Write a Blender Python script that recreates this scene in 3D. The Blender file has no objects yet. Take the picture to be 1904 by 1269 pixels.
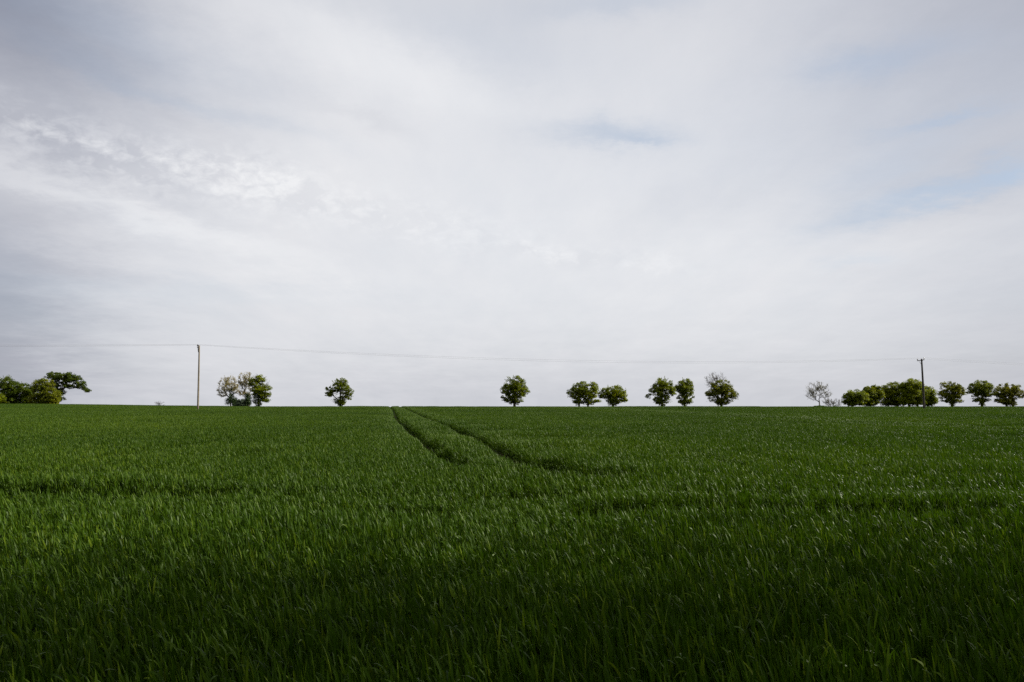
import bpy, math, random
import numpy as np
from mathutils import Vector, Matrix

random.seed(7)
RNG = np.random.default_rng(7)
scene = bpy.context.scene
COL = scene.collection

# ------------------------------------------------------------------ camera
F = 28.0 / 36.0 * 1904.0              # focal length in photo pixels
EYE = 1.70
PITCH = math.atan((743 - 634.5) / F)


def at(px, py, Y):
    """world point at depth Y seen in direction of photo pixel (px, py)"""
    x = (px - 952) / F
    y = (634.5 - py) / F
    d = (x, math.cos(PITCH) - y * math.sin(PITCH), math.sin(PITCH) + y * math.cos(PITCH))
    k = Y / d[1]
    return Vector((d[0] * k, Y, EYE + d[2] * k))


cam_data = bpy.data.cameras.new('camera')
cam_data.sensor_width = 36
cam_data.lens = 28
cam_data.clip_start = 0.05
cam_data.clip_end = 9000
cam = bpy.data.objects.new('camera', cam_data)
COL.objects.link(cam)
cam.location = (0, 0, EYE)
cam.rotation_euler = (math.pi / 2 + PITCH, 0, 0)
scene.camera = cam


# ------------------------------------------------------------------ helpers
def tag(o, label=None, cat=None, group=None, kind=None):
    if label: o['label'] = label
    if cat: o['category'] = cat
    if group: o['group'] = group
    if kind: o['kind'] = kind
    return o


def empty(name, loc, label=None, cat=None, group=None):
    o = bpy.data.objects.new(name, None)
    o.empty_display_size = 0.3
    o.location = loc
    COL.objects.link(o)
    return tag(o, label, cat, group)


def mesh_np(name, verts, quads, mat, smooth=False, tint=None, tris=None):
    """verts (N,3), quads (M,4) int arrays, optional tris"""
    me = bpy.data.meshes.new(name)
    verts = np.asarray(verts, dtype=np.float32)
    quads = np.asarray(quads, dtype=np.int32).reshape(-1, 4)
    me.vertices.add(len(verts))
    me.vertices.foreach_set('co', verts.ravel())
    nt = 0 if tris is None else len(tris)
    nl = len(quads) * 4 + nt * 3
    me.loops.add(nl)
    li = quads.ravel()
    if nt: li = np.concatenate([li, np.asarray(tris, dtype=np.int32).ravel()])
    me.loops.foreach_set('vertex_index', li.astype(np.int32))
    starts = np.arange(len(quads)) * 4
    if nt: starts = np.concatenate([starts, len(quads) * 4 + np.arange(nt) * 3])
    me.polygons.add(len(starts))
    me.polygons.foreach_set('loop_start', starts.astype(np.int32))
    me.update(calc_edges=True)
    if smooth:
        me.polygons.foreach_set('use_smooth', np.ones(len(me.polygons), dtype=bool))
    if tint is not None:
        a = me.attributes.new('tint', 'FLOAT', 'POINT')
        a.data.foreach_set('value', np.asarray(tint, dtype=np.float32))
    me.materials.append(mat)
    me.validate()
    return me


def link(name, me, parent=None, loc=(0, 0, 0)):
    o = bpy.data.objects.new(name, me)
    COL.objects.link(o)
    if parent is not None: o.parent = parent
    o.location = loc
    return o


# ------------------------------------------------------------------ materials
def new_mat(name):
    m = bpy.data.materials.new(name)
    m.use_nodes = True
    nt = m.node_tree
    nt.nodes.clear()
    return m, nt


def leaf_material(name, dark, mid, light, rough=0.5, trans=0.3, spec=0.2, patch_scale=0.05, patch_amt=0.25, tcol=None, veins=False):
    """thin leaf: glossy diffuse mixed with translucency; hue from the per-leaf tint attribute"""
    m, nt = new_mat(name)
    N, L = nt.nodes, nt.links
    out = N.new('ShaderNodeOutputMaterial')
    at_ = N.new('ShaderNodeAttribute'); at_.attribute_name = 'tint'
    ramp = N.new('ShaderNodeValToRGB')
    ramp.color_ramp.elements[0].color = (*dark, 1)
    ramp.color_ramp.elements[1].color = (*light, 1)
    e = ramp.color_ramp.elements.new(0.5); e.color = (*mid, 1)
    geo = N.new('ShaderNodeNewGeometry')
    noi = N.new('ShaderNodeTexNoise'); noi.inputs['Scale'].default_value = patch_scale
    noi.inputs['Detail'].default_value = 3
    L.new(geo.outputs['Position'], noi.inputs['Vector'])
    mr = N.new('ShaderNodeMapRange')
    mr.inputs['From Min'].default_value = 0.3; mr.inputs['From Max'].default_value = 0.7
    mr.inputs['To Min'].default_value = -patch_amt; mr.inputs['To Max'].default_value = patch_amt
    L.new(noi.outputs['Fac'], mr.inputs['Value'])
    add = N.new('ShaderNodeMath'); add.operation = 'ADD'; add.use_clamp = True
    L.new(at_.outputs['Fac'], add.inputs[0]); L.new(mr.outputs['Result'], add.inputs[1])
    L.new(add.outputs[0], ramp.inputs['Fac'])
    b = N.new('ShaderNodeBsdfPrincipled')
    b.inputs['Roughness'].default_value = rough
    b.inputs['Specular IOR Level'].default_value = spec
    b.inputs['Specular Tint'].default_value = (0.85, 1.0, 0.6, 1)
    L.new(ramp.outputs['Color'], b.inputs['Base Color'])
    t = N.new('ShaderNodeBsdfTranslucent')
    hs = N.new('ShaderNodeMixRGB'); hs.blend_type = 'MULTIPLY'; hs.inputs['Fac'].default_value = 1
    hs.inputs['Color2'].default_value = (*(tcol or (1.5, 1.35, 0.5)), 1)
    L.new(ramp.outputs['Color'], hs.inputs['Color1'])
    L.new(hs.outputs['Color'], t.inputs['Color'])
    mx = N.new('ShaderNodeMixShader'); mx.inputs['Fac'].default_value = trans
    L.new(b.outputs[0], mx.inputs[1]); L.new(t.outputs[0], mx.inputs[2])
    L.new(mx.outputs[0], out.inputs['Surface'])
    return m


def noisy_material(name, c1, c2, scale, rough=0.9, stretch=(1, 1, 1), bump=0.3, spec=0.2):
    m, nt = new_mat(name)
    N, L = nt.nodes, nt.links
    out = N.new('ShaderNodeOutputMaterial')
    tc = N.new('ShaderNodeTexCoord')
    mp = N.new('ShaderNodeMapping'); mp.inputs['Scale'].default_value = stretch
    L.new(tc.outputs['Object'], mp.inputs['Vector'])
    n = N.new('ShaderNodeTexNoise'); n.inputs['Scale'].default_value = scale; n.inputs['Detail'].default_value = 8
    n.inputs['Roughness'].default_value = 0.65
    L.new(mp.outputs[0], n.inputs['Vector'])
    r = N.new('ShaderNodeValToRGB')
    r.color_ramp.elements[0].position = 0.35; r.color_ramp.elements[1].position = 0.68
    r.color_ramp.elements[0].color = (*c1, 1); r.color_ramp.elements[1].color = (*c2, 1)
    L.new(n.outputs['Fac'], r.inputs['Fac'])
    b = N.new('ShaderNodeBsdfPrincipled'); b.inputs['Roughness'].default_value = rough
    b.inputs['Specular IOR Level'].default_value = spec
    L.new(r.outputs['Color'], b.inputs['Base Color'])
    bp = N.new('ShaderNodeBump'); bp.inputs['Strength'].default_value = bump; bp.inputs['Distance'].default_value = 0.02
    L.new(n.outputs['Fac'], bp.inputs['Height']); L.new(bp.outputs[0], b.inputs['Normal'])
    L.new(b.outputs[0], out.inputs['Surface'])
    return m


M_SOIL = noisy_material('soil', (0.010, 0.008, 0.005), (0.030, 0.023, 0.014), 3.0, bump=1.0, rough=1.0, spec=0.0)
M_WHEAT = leaf_material('wheat_leaf', (0.009, 0.023, 0.001), (0.026, 0.053, 0.002), (0.078, 0.112, 0.006),
                        rough=0.43, trans=0.25, spec=0.09, tcol=(1.2, 1.35, 0.5), patch_scale=0.06, patch_amt=0.16)
M_BARK = noisy_material('bark', (0.018, 0.014, 0.010), (0.06, 0.05, 0.038), 6.0, stretch=(1, 1, 0.3))
M_TWIG = noisy_material('pale_twig', (0.05, 0.043, 0.032), (0.11, 0.095, 0.07), 4.0)
M_TWIG_GREY = noisy_material('grey_twig', (0.05, 0.044, 0.038), (0.11, 0.10, 0.085), 4.0)
M_POLE_L = noisy_material('weathered_wood', (0.10, 0.083, 0.058), (0.20, 0.17, 0.125), 5.0, stretch=(4, 4, 0.5))
M_POLE_R = noisy_material('tarred_wood', (0.018, 0.015, 0.012), (0.05, 0.043, 0.035), 5.0, stretch=(4, 4, 0.5))
M_ARM = noisy_material('dark_steel', (0.02, 0.02, 0.02), (0.05, 0.045, 0.04), 8.0, rough=0.6)
M_INS = noisy_material('brown_porcelain', (0.012, 0.010, 0.010), (0.03, 0.022, 0.02), 3.0, rough=0.25, spec=0.5, bump=0)
M_WIRE = noisy_material('dull_aluminium', (0.10, 0.10, 0.10), (0.16, 0.16, 0.16), 2.0, rough=0.6, bump=0)

M_MAPLE = leaf_material('maple_leaf', (0.020, 0.038, 0.001), (0.090, 0.120, 0.003), (0.20, 0.225, 0.005), trans=0.35, patch_scale=0.35, patch_amt=0.2)
M_DARK = leaf_material('dark_leaf', (0.012, 0.028, 0.002), (0.045, 0.070, 0.003), (0.115, 0.145, 0.005), trans=0.3, patch_scale=0.35, patch_amt=0.2)
M_FRESH = leaf_material('fresh_leaf', (0.026, 0.046, 0.001), (0.105, 0.138, 0.003), (0.21, 0.24, 0.005), trans=0.4, patch_scale=0.3, patch_amt=0.25)
M_OLIVE = leaf_material('olive_leaf', (0.030, 0.040, 0.002), (0.095, 0.105, 0.004), (0.18, 0.18, 0.008), trans=0.35, patch_scale=0.35, patch_amt=0.2)
M_RUSSET = leaf_material('russet_leaf', (0.022, 0.036, 0.002), (0.092, 0.110, 0.003), (0.185, 0.190, 0.006), trans=0.32, patch_scale=0.35, patch_amt=0.25)
M_IVY = leaf_material('ivy_leaf', (0.006, 0.014, 0.004), (0.016, 0.032, 0.008), (0.035, 0.060, 0.014), trans=0.1, patch_scale=0.6, patch_amt=0.1)
M_BLUE = leaf_material('grey_green_leaf', (0.035, 0.055, 0.035), (0.060, 0.085, 0.055), (0.10, 0.13, 0.085), trans=0.15, patch_scale=0.5, patch_amt=0.1)
M_BUD = leaf_material('cream_bud', (0.14, 0.115, 0.045), (0.26, 0.22, 0.09), (0.40, 0.34, 0.15), trans=0.3, patch_scale=0.5, patch_amt=0.1, tcol=(1.1, 1.05, 0.8))
M_BUD_GREY = leaf_material('grey_bud', (0.10, 0.095, 0.055), (0.17, 0.16, 0.09), (0.27, 0.25, 0.14), trans=0.2, patch_scale=0.5, patch_amt=0.1, tcol=(1.1, 1.05, 0.8))


# ------------------------------------------------------------------ terrain
def sstep(a, b, x):
    t = np.clip((x - a) / (b - a), 0, 1)
    return t * t * (3 - 2 * t)


def ground_z(x, y):
    x = np.asarray(x, dtype=float); y = np.asarray(y, dtype=float)
    d = np.clip(y - 120, 0, None)
    near = np.minimum(d, 80)
    z = -0.0001 * near ** 2 - 0.016 * np.clip(d - 80, 0, None)
    z = z + 0.50 * sstep(-52, -100, x) * sstep(50, 130, y)          # the field rises a little on the left
    z = z - 0.50 * np.exp(-(((x - 78) / 30) ** 2 + ((y - 132) / 13) ** 2))   # swale by the far pole
    z = z + 0.05 * np.sin(x * 0.11 + 1.3) * np.sin(y * 0.07 + 0.4) * sstep(15, 60, y)
    z = z + 0.02 * np.sin(x * 0.5 + y * 0.21) * np.sin(y * 0.43) * sstep(3, 20, y)
    return z


def gz(x, y):
    return float(ground_z(x, y))


n = 260
t = np.linspace(-1, 1, n)
gx = 3500 * np.sinh(t * 7.5) / np.sinh(7.5)
gy = 3500 * np.sinh(t * 7.5) / np.sinh(7.5) + 20
X, Y = np.meshgrid(gx, gy)
V = np.stack([X.ravel(), Y.ravel(), ground_z(X, Y).ravel()], 1)
i = np.arange((n - 1) * (n - 1)); r_ = i // (n - 1); c_ = i % (n - 1)
q = np.stack([r_ * n + c_, r_ * n + c_ + 1, (r_ + 1) * n + c_ + 1, (r_ + 1) * n + c_], 1)
tag(link('ground', mesh_np('ground', V, q, M_SOIL, smooth=True)), kind='structure',
    label='dark bare soil of the field under the wheat')

# ------------------------------------------------------------------ tramlines (wheel tracks through the crop)
def offset_line(pts, off):
    out = []
    for k, p in enumerate(pts):
        a = Vector(pts[max(k - 1, 0)]); b = Vector(pts[min(k + 1, len(pts) - 1)])
        t_ = (b - a).normalized()
        out.append((p[0] + t_.y * off, p[1] - t_.x * off))
    return out


TRACKS = [  # polyline, removal strength, rut half width, patchiness
    ([(-29.00, 190.00), (-22.00, 145.00), (-15.82, 106.88), (-8.25, 57.63), (-4.35, 35.03), (-2.66, 25.54), (-2.26, 23.16)], 1.0, 0.21, 0.0),
    ([(-2.26, 23.16), (-1.58, 20.34), (-0.79, 17.40), (0.45, 15.14)], 0.8, 0.26, 0.7),
    ([(-27.00, 190.00), (-20.00, 145.00), (-13.79, 106.88), (-6.21, 59.89), (-1.75, 32.77), (0.00, 21.02), (0.51, 18.98)], 1.0, 0.26, 0.03),
    ([(0.51, 18.98), (0.85, 17.6), (1.2, 16.4), (1.45, 15.6)], 1.0, 0.46, 0.0),
    ([(1.25, 15.6), (1.75, 15.2)], 1.0, 0.46, 0.0),
    ([(-1.35, 16.6), (-0.6, 15.9)], 0.9, 0.42, 0.0),
    ([(-16, 13.5), (-8, 12.7), (-2, 12.3), (3, 12.4), (9, 12.6), (16, 12.8)], 0.85, 0.42, 0.85),
    ([(-16, 11.4), (-8, 10.9), (-2, 10.6), (3, 10.5), (9, 10.7), (16, 11.0)], 0.85, 0.36, 1.0),
    ([(21.6, 18), (21.1, 33), (18.3, 67), (9, 140), (4, 175)], 0.7, 0.22, 0.5),
    ([(23.4, 18), (22.9, 33), (20.2, 67), (10.9, 140), (6, 175)], 0.7, 0.22, 0.5),
    ([(-38, 50), (-39, 61), (-41.5, 100), (-44, 140)], 0.7, 0.2, 0.6),
]


def vnoise(x, y, s, seed=0):
    """cheap smooth value noise, vectorised"""
    x = np.asarray(x) * s; y = np.asarray(y) * s
    xi = np.floor(x).astype(int); yi = np.floor(y).astype(int)
    xf = x - xi; yf = y - yi
    xf = xf * xf * (3 - 2 * xf); yf = yf * yf * (3 - 2 * yf)

    def h(a, b):
        v = np.sin(a * 127.1 + b * 311.7 + seed * 74.7) * 43758.5453
        return v - np.floor(v)
    return (h(xi, yi) * (1 - xf) + h(xi + 1, yi) * xf) * (1 - yf) + (h(xi, yi + 1) * (1 - xf) + h(xi + 1, yi + 1) * xf) * yf


def seg_dist(x, y, pts):
    best = np.full(np.shape(x), 1e9)
    for (x0, y0), (x1, y1) in zip(pts[:-1], pts[1:]):
        dx, dy = x1 - x0, y1 - y0
        t_ = np.clip(((x - x0) * dx + (y - y0) * dy) / (dx * dx + dy * dy), 0, 1)
        best = np.minimum(best, np.hypot(x - x0 - t_ * dx, y - y0 - t_ * dy))
    return best


def track_dist(x, y):
    return np.min([seg_dist(x, y, p) for p, *_ in TRACKS], axis=0)


def crop_factor(x, y):
    """1 = full crop height, 0 = bare rut"""
    f = np.ones(np.shape(x))
    for k, (p, s, hw, pat) in enumerate(TRACKS):
        d = seg_dist(x, y, p)
        amt = s * (1 - pat * (1 - sstep(0.40, 0.62, vnoise(x, y, 0.55, k))))
        f = np.minimum(f, np.maximum(1 - amt * np.exp(-(d / (hw * 1.25)) ** 4), 0.15))
    return f


# ------------------------------------------------------------------ wheat
def make_blades(n, half, rng, width=0.0138, seg=6, lmin=0.08, lmax=0.172, spread=None):
    """n wheat leaves rooted in a square of half-size `half`; returns verts, quads, tint"""
    if spread is None:
        x = rng.uniform(-half, half, n); y = rng.uniform(-half, half, n)
    else:
        x = rng.normal(0, spread, n); y = rng.normal(0, spread, n)
    z0 = 0.02 + 0.25 * rng.random(n) ** 1.7
    az = math.pi + rng.normal(0, 0.8, n) + 0.1          # wind pushes tips towards -x
    az = np.where(rng.random(n) < 0.15, rng.uniform(0, 2 * math.pi, n), az)
    ln = rng.uniform(lmin, lmax, n)
    phi0 = np.abs(rng.normal(0.17, 0.12, n))
    bend = rng.gamma(1.7, 0.24, n)
    bend = np.where(rng.random(n) < 0.12, bend + 1.1, bend)
    w = width * rng.uniform(0.65, 1.2, n)
    tw = rng.normal(0, 0.7, n)
    tw2 = rng.normal(0, 0.8, n)
    ts = np.linspace(0, 1, seg + 1)
    cx, cy, cz = x.copy(), y.copy(), z0.copy()
    rows = []
    prof = np.array([max(0.05, (0.55 + 1.25 * t_) * (1 - t_ ** 3.0) if t_ < 0.36 else 1.0 * (1 - ((t_ - 0.36) / 0.64) ** 2.2)) for t_ in ts])
    for k, t_ in enumerate(ts):
        phi = phi0 + bend * t_ ** 1.6
        dx = np.sin(phi) * np.cos(az); dy = np.sin(phi) * np.sin(az); dz = np.cos(phi)
        if k:
            st = ln / seg
            cx = cx + dx * st; cy = cy + dy * st; cz = cz + dz * st
        a = tw + tw2 * t_
        hx, hy = -np.sin(az), np.cos(az)                         # horizontal cross vector
        nx_, ny_, nz_ = np.cos(phi) * np.cos(az), np.cos(phi) * np.sin(az), -np.sin(phi)
        wx = hx * np.cos(a) + nx_ * np.sin(a); wy = hy * np.cos(a) + ny_ * np.sin(a); wz = nz_ * np.sin(a)
        hw = w * prof[k] * 0.5
        rows.append(np.stack([cx - wx * hw, cy - wy * hw, cz - wz * hw], 1))
        rows.append(np.stack([cx + wx * hw, cy + wy * hw, cz + wz * hw], 1))
    V = np.stack(rows, 1)                                       # n, 2(seg+1), 3
    nv = 2 * (seg + 1)
    base = (np.arange(n) * nv)[:, None, None]
    k = np.arange(seg)[None, :, None] * 2
    q = base + k + np.array([0, 1, 3, 2])[None, None, :]
    tint = np.repeat(np.clip(rng.normal(0.45, 0.17, n), 0, 1), nv)
    old = np.repeat(rng.random(n) < 0.03, nv)
    tint = np.where(old, 1.0, tint)
    return V.reshape(-1, 3), q.reshape(-1, 4), tint


lib = bpy.data.collections.new('wheat_library')              # only instanced, never linked to the scene
NP, NS, NT = 8, 4, 12
PATCH = 1.25
for k in range(NP):
    v, qd, ti = make_blades(int(2900 * PATCH ** 2), PATCH / 2 + 0.03, np.random.default_rng(100 + k), seg=5)
    lib.objects.link(bpy.data.objects.new('wheat_patch.%03d' % k, mesh_np('wheat_patch', v, qd, M_WHEAT, True, ti)))
for k in range(NS):
    v, qd, ti = make_blades(int(1400 * (2 * PATCH) ** 2), PATCH + 0.04, np.random.default_rng(200 + k), width=0.014, seg=4)
    lib.objects.link(bpy.data.objects.new('wheat_stand.%03d' % k, mesh_np('wheat_stand', v, qd, M_WHEAT, True, ti)))
for k in range(NT):
    v, qd, ti = make_blades(28, 0, np.random.default_rng(300 + k), seg=5, spread=0.035)
    lib.objects.link(bpy.data.objects.new('wheat_tuft.%03d' % k, mesh_np('wheat_tuft', v, qd, M_WHEAT, True, ti)))

pts, idx, rot, scl = [], [], [], []
rng = np.random.default_rng(5)


def hscale(x, y):
    return 0.80 + 0.46 * vnoise(x, y, 0.45, 11) + 0.18 * vnoise(x, y, 0.09, 12)


CELL = 2 * PATCH
tuft_cells = []
for j in range(-1, int(205 / CELL)):
    y = (j + 0.5) * CELL
    lim = max(y, 0) * 0.68 + 6
    for i in range(-int(lim / CELL) - 1, int(lim / CELL) + 1):
        x = (i + 0.5) * CELL
        dm = float(track_dist(x, y))
        if y > 46 and dm > CELL * 0.71 + 0.35:
            pts.append((x, y)); idx.append(NP + rng.integers(NS)); rot.append(rng.uniform(-0.15, 0.15))
            scl.append((1, 1, float(hscale(x, y)))); continue
        for sx in (-0.5, 0.5):
            for sy in (-0.5, 0.5):
                px_, py_ = x + sx * PATCH, y + sy * PATCH
                if float(track_dist(px_, py_)) > PATCH * 0.71 + 0.45:
                    pts.append((px_, py_)); idx.append(int(rng.integers(NP))); rot.append(rng.uniform(-0.2, 0.2))
                    scl.append((1, 1, float(hscale(px_, py_)))); continue
                tuft_cells.append((px_, py_))
tuft_cells = np.array(tuft_cells)
for dens, sel, xs in ((100, tuft_cells[:, 1] <= 46, 1.0), (42, tuft_cells[:, 1] > 46, 1.55)):
    c = tuft_cells[sel]
    m_ = int(dens * PATCH ** 2)
    p = np.repeat(c, m_, axis=0) + rng.uniform(-PATCH / 2, PATCH / 2, (len(c) * m_, 2))
    f = crop_factor(p[:, 0], p[:, 1])
    keep = (f > 0.3) | (rng.random(len(f)) < 0.35)
    p, f = p[keep], f[keep]
    hs = hscale(p[:, 0], p[:, 1]) * f
    for (a, b), h_ in zip(p, hs):
        pts.append((a, b)); idx.append(NP + NS + int(rng.integers(NT))); rot.append(rng.uniform(-0.6, 0.6))
        scl.append((xs * (0.5 + 0.5 * min(1, h_)), xs * (0.5 + 0.5 * min(1, h_)), h_))
pts = np.array(pts)
P3 = np.stack([pts[:, 0], pts[:, 1], ground_z(pts[:, 0], pts[:, 1]) - 0.01], 1)
me = bpy.data.meshes.new('wheat_crop')
me.vertices.add(len(P3)); me.vertices.foreach_set('co', P3.astype(np.float32).ravel())
a = me.attributes.new('variant', 'INT', 'POINT'); a.data.foreach_set('value', np.array(idx, dtype=np.int32))
a = me.attributes.new('turn', 'FLOAT_VECTOR', 'POINT')
R3 = np.zeros((len(P3), 3), dtype=np.float32); R3[:, 2] = rot
a.data.foreach_set('vector', R3.ravel())
a = me.attributes.new('size', 'FLOAT_VECTOR', 'POINT'); a.data.foreach_set('vector', np.array(scl, dtype=np.float32).ravel())
me.materials.append(M_WHEAT)
crop = tag(link('wheat_crop', me), kind='stuff', cat='crop',
           label='dense young green wheat covering the whole field, wind-blown leaves leaning left')
ng = bpy.data.node_groups.new('sow_wheat', 'GeometryNodeTree')
ng.interface.new_socket('Geometry', in_out='INPUT', socket_type='NodeSocketGeometry')
ng.interface.new_socket('Geometry', in_out='OUTPUT', socket_type='NodeSocketGeometry')
gi = ng.nodes.new('NodeGroupInput'); go = ng.nodes.new('NodeGroupOutput')
ci = ng.nodes.new('GeometryNodeCollectionInfo')
ci.inputs['Collection'].default_value = lib
ci.inputs['Separate Children'].default_value = True
ci.inputs['Reset Children'].default_value = True
iop = ng.nodes.new('GeometryNodeInstanceOnPoints')
iop.inputs['Pick Instance'].default_value = True


def named(nm, typ):
    nd = ng.nodes.new('GeometryNodeInputNamedAttribute'); nd.data_type = typ
    nd.inputs['Name'].default_value = nm
    return nd.outputs['Attribute']


ng.links.new(gi.outputs[0], iop.inputs['Points'])
ng.links.new(ci.outputs[0], iop.inputs['Instance'])
ng.links.new(named('variant', 'INT'), iop.inputs['Instance Index'])
ng.links.new(named('turn', 'FLOAT_VECTOR'), iop.inputs['Rotation'])
ng.links.new(named('size', 'FLOAT_VECTOR'), iop.inputs['Scale'])
ng.links.new(iop.outputs[0], go.inputs[0])
md = crop.modifiers.new('sow', 'NODES'); md.node_group = ng
print('wheat instances', len(P3))


# ------------------------------------------------------------------ trees
def tubes(edges, sides=5):
    """edges: list of (p0, p1, r0, r1) -> verts, quads"""
    E = len(edges)
    p0 = np.array([e[0] for e in edges], dtype=float); p1 = np.array([e[1] for e in edges], dtype=float)
    r0 = np.array([e[2] for e in edges]); r1 = np.array([e[3] for e in edges])
    d = p1 - p0; d /= (np.linalg.norm(d, axis=1, keepdims=True) + 1e-9)
    ref = np.where(np.abs(d[:, 2:3]) < 0.9, np.array([[0, 0, 1.0]]), np.array([[1.0, 0, 0]]))
    u = np.cross(d, ref); u /= np.linalg.norm(u, axis=1, keepdims=True); v = np.cross(d, u)
    an = np.arange(sides) * 2 * math.pi / sides
    c, s = np.cos(an), np.sin(an)
    ring = u[:, None, :] * c[None, :, None] + v[:, None, :] * s[None, :, None]
    a = p0[:, None, :] + ring * r0[:, None, None]
    b = p1[:, None, :] + ring * r1[:, None, None]
    V = np.concatenate([a, b], 1).reshape(-1, 3)
    k = np.arange(sides); k2 = (k + 1) % sides
    q = np.stack([k, k2, k2 + sides, k + sides], 1)[None] + (np.arange(E) * 2 * sides)[:, None, None]
    return V, q.reshape(-1, 4)


def leaves(centres, size, rng, up=0.5, aspect=0.75):
    """one bent leaf spray (quad) at each centre"""
    n = len(centres)
    nrm = rng.normal(0, 1, (n, 3)); nrm[:, 2] = np.abs(nrm[:, 2]) + up
    nrm /= np.linalg.norm(nrm, axis=1, keepdims=True)
    a = rng.normal(0, 1, (n, 3)); u = np.cross(nrm, a); u /= np.linalg.norm(u, axis=1, keepdims=True)
    v = np.cross(nrm, u)
    s = size * rng.uniform(0.6, 1.3, n)[:, None]
    c = np.asarray(centres)
    p = [c - u * s * .5, c + v * s * .5 * aspect + nrm * s * .12, c + u * s * .5, c - v * s * .5 * aspect + nrm * s * .12]
    V = np.stack(p, 1).reshape(-1, 3)
    q = np.arange(n * 4).reshape(-1, 4)
    return V, q


def skeleton(trunk, targets, rng, bias=0.35, jit=0.12, r_tip=0.018, r_base=0.2, sub=3, power=0.5):
    """trunk: list of points; each target is joined by a bent limb to the branch that serves it best"""
    nodes = [np.array(p, float) for p in trunk]
    par = [-1] + list(range(len(trunk) - 1))
    plen = [0.0]
    for k in range(1, len(nodes)): plen.append(plen[-1] + np.linalg.norm(nodes[k] - nodes[k - 1]))
    T = np.array(targets)
    top = nodes[len(nodes) // 2]
    order = np.argsort(np.linalg.norm(T - top, axis=1))
    NA = np.zeros((len(nodes) + len(T) * sub + 5, 3)); PL = np.zeros(len(NA))
    m = len(nodes)
    NA[:m] = nodes; PL[:m] = plen
    first = max(1, int(len(trunk) * 0.35))
    for k in order:
        t_ = T[k]
        dd = np.linalg.norm(NA[first:m] - t_, axis=1)
        drop = np.clip(NA[first:m, 2] - t_[2], 0, None)
        cost = dd + bias * PL[first:m] + 0.5 * drop
        j = first + int(np.argmin(cost))
        a = NA[j].copy(); dist = dd[j - first]
        prev = j
        for s in range(1, sub + 1):
            f = s / sub
            p = a + (t_ - a) * f
            if s < sub:
                p += rng.normal(0, jit, 3) * dist * 0.5
                p[2] += 0.10 * dist * math.sin(f * math.pi)
            NA[m] = p; par.append(prev); PL[m] = PL[prev] + dist / sub
            prev = m; m += 1
    cnt = np.zeros(m)
    child = np.zeros(m, bool)
    for k in range(1, m): child[par[k]] = True
    cnt[~child] = 1
    for k in range(m - 1, 0, -1): cnt[par[k]] += cnt[k]
    rad = r_tip + (r_base - r_tip) * (cnt / cnt.max()) ** power
    rad[~child] = r_tip * 0.5
    edges = [(NA[par[k]], NA[k], rad[par[k]] if par[k] < len(trunk) and k < len(trunk) else min(rad[par[k]], rad[k] * 1.25), rad[k]) for k in range(1, m)]
    return edges, NA[:m], child


def lobe_points(lobes, Ym, n, rng, shell=0.6, zmin=None):
    """sample n points in a union of ellipsoids given as photo-measured (px, py, rx, ry) at depth Ym; returns points and outward dirs"""
    s = Ym / F
    C = np.array([list(at(l[0], l[1], Ym)) for l in lobes]); R = np.array([[l[2] * s, (l[2] * .55 + l[3] * .45) * s, l[3] * s] for l in lobes])
    w = (R[:, 0] * R[:, 2]) ** 1.0; w /= w.sum()
    out, od = [], []
    while len(out) < n:
        k = rng.choice(len(lobes), p=w)
        d = rng.normal(0, 1, 3); d /= np.linalg.norm(d)
        rr = rng.uniform(0.78, 1.0) if rng.random() < shell else rng.uniform(0.1, 0.8)
        p = C[k] + d * rr * R[k]
        if zmin is not None and p[2] < zmin: continue
        if rr > 0.78:                                           # not inside another lobe
            q_ = (p - C) / R
            if np.min(np.sum(q_ ** 2, 1)[np.arange(len(C)) != k], initial=9) < 0.6 and rng.random() < 0.7: continue
        out.append(p); od.append(d)
    return np.array(out), np.array(od)


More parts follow.
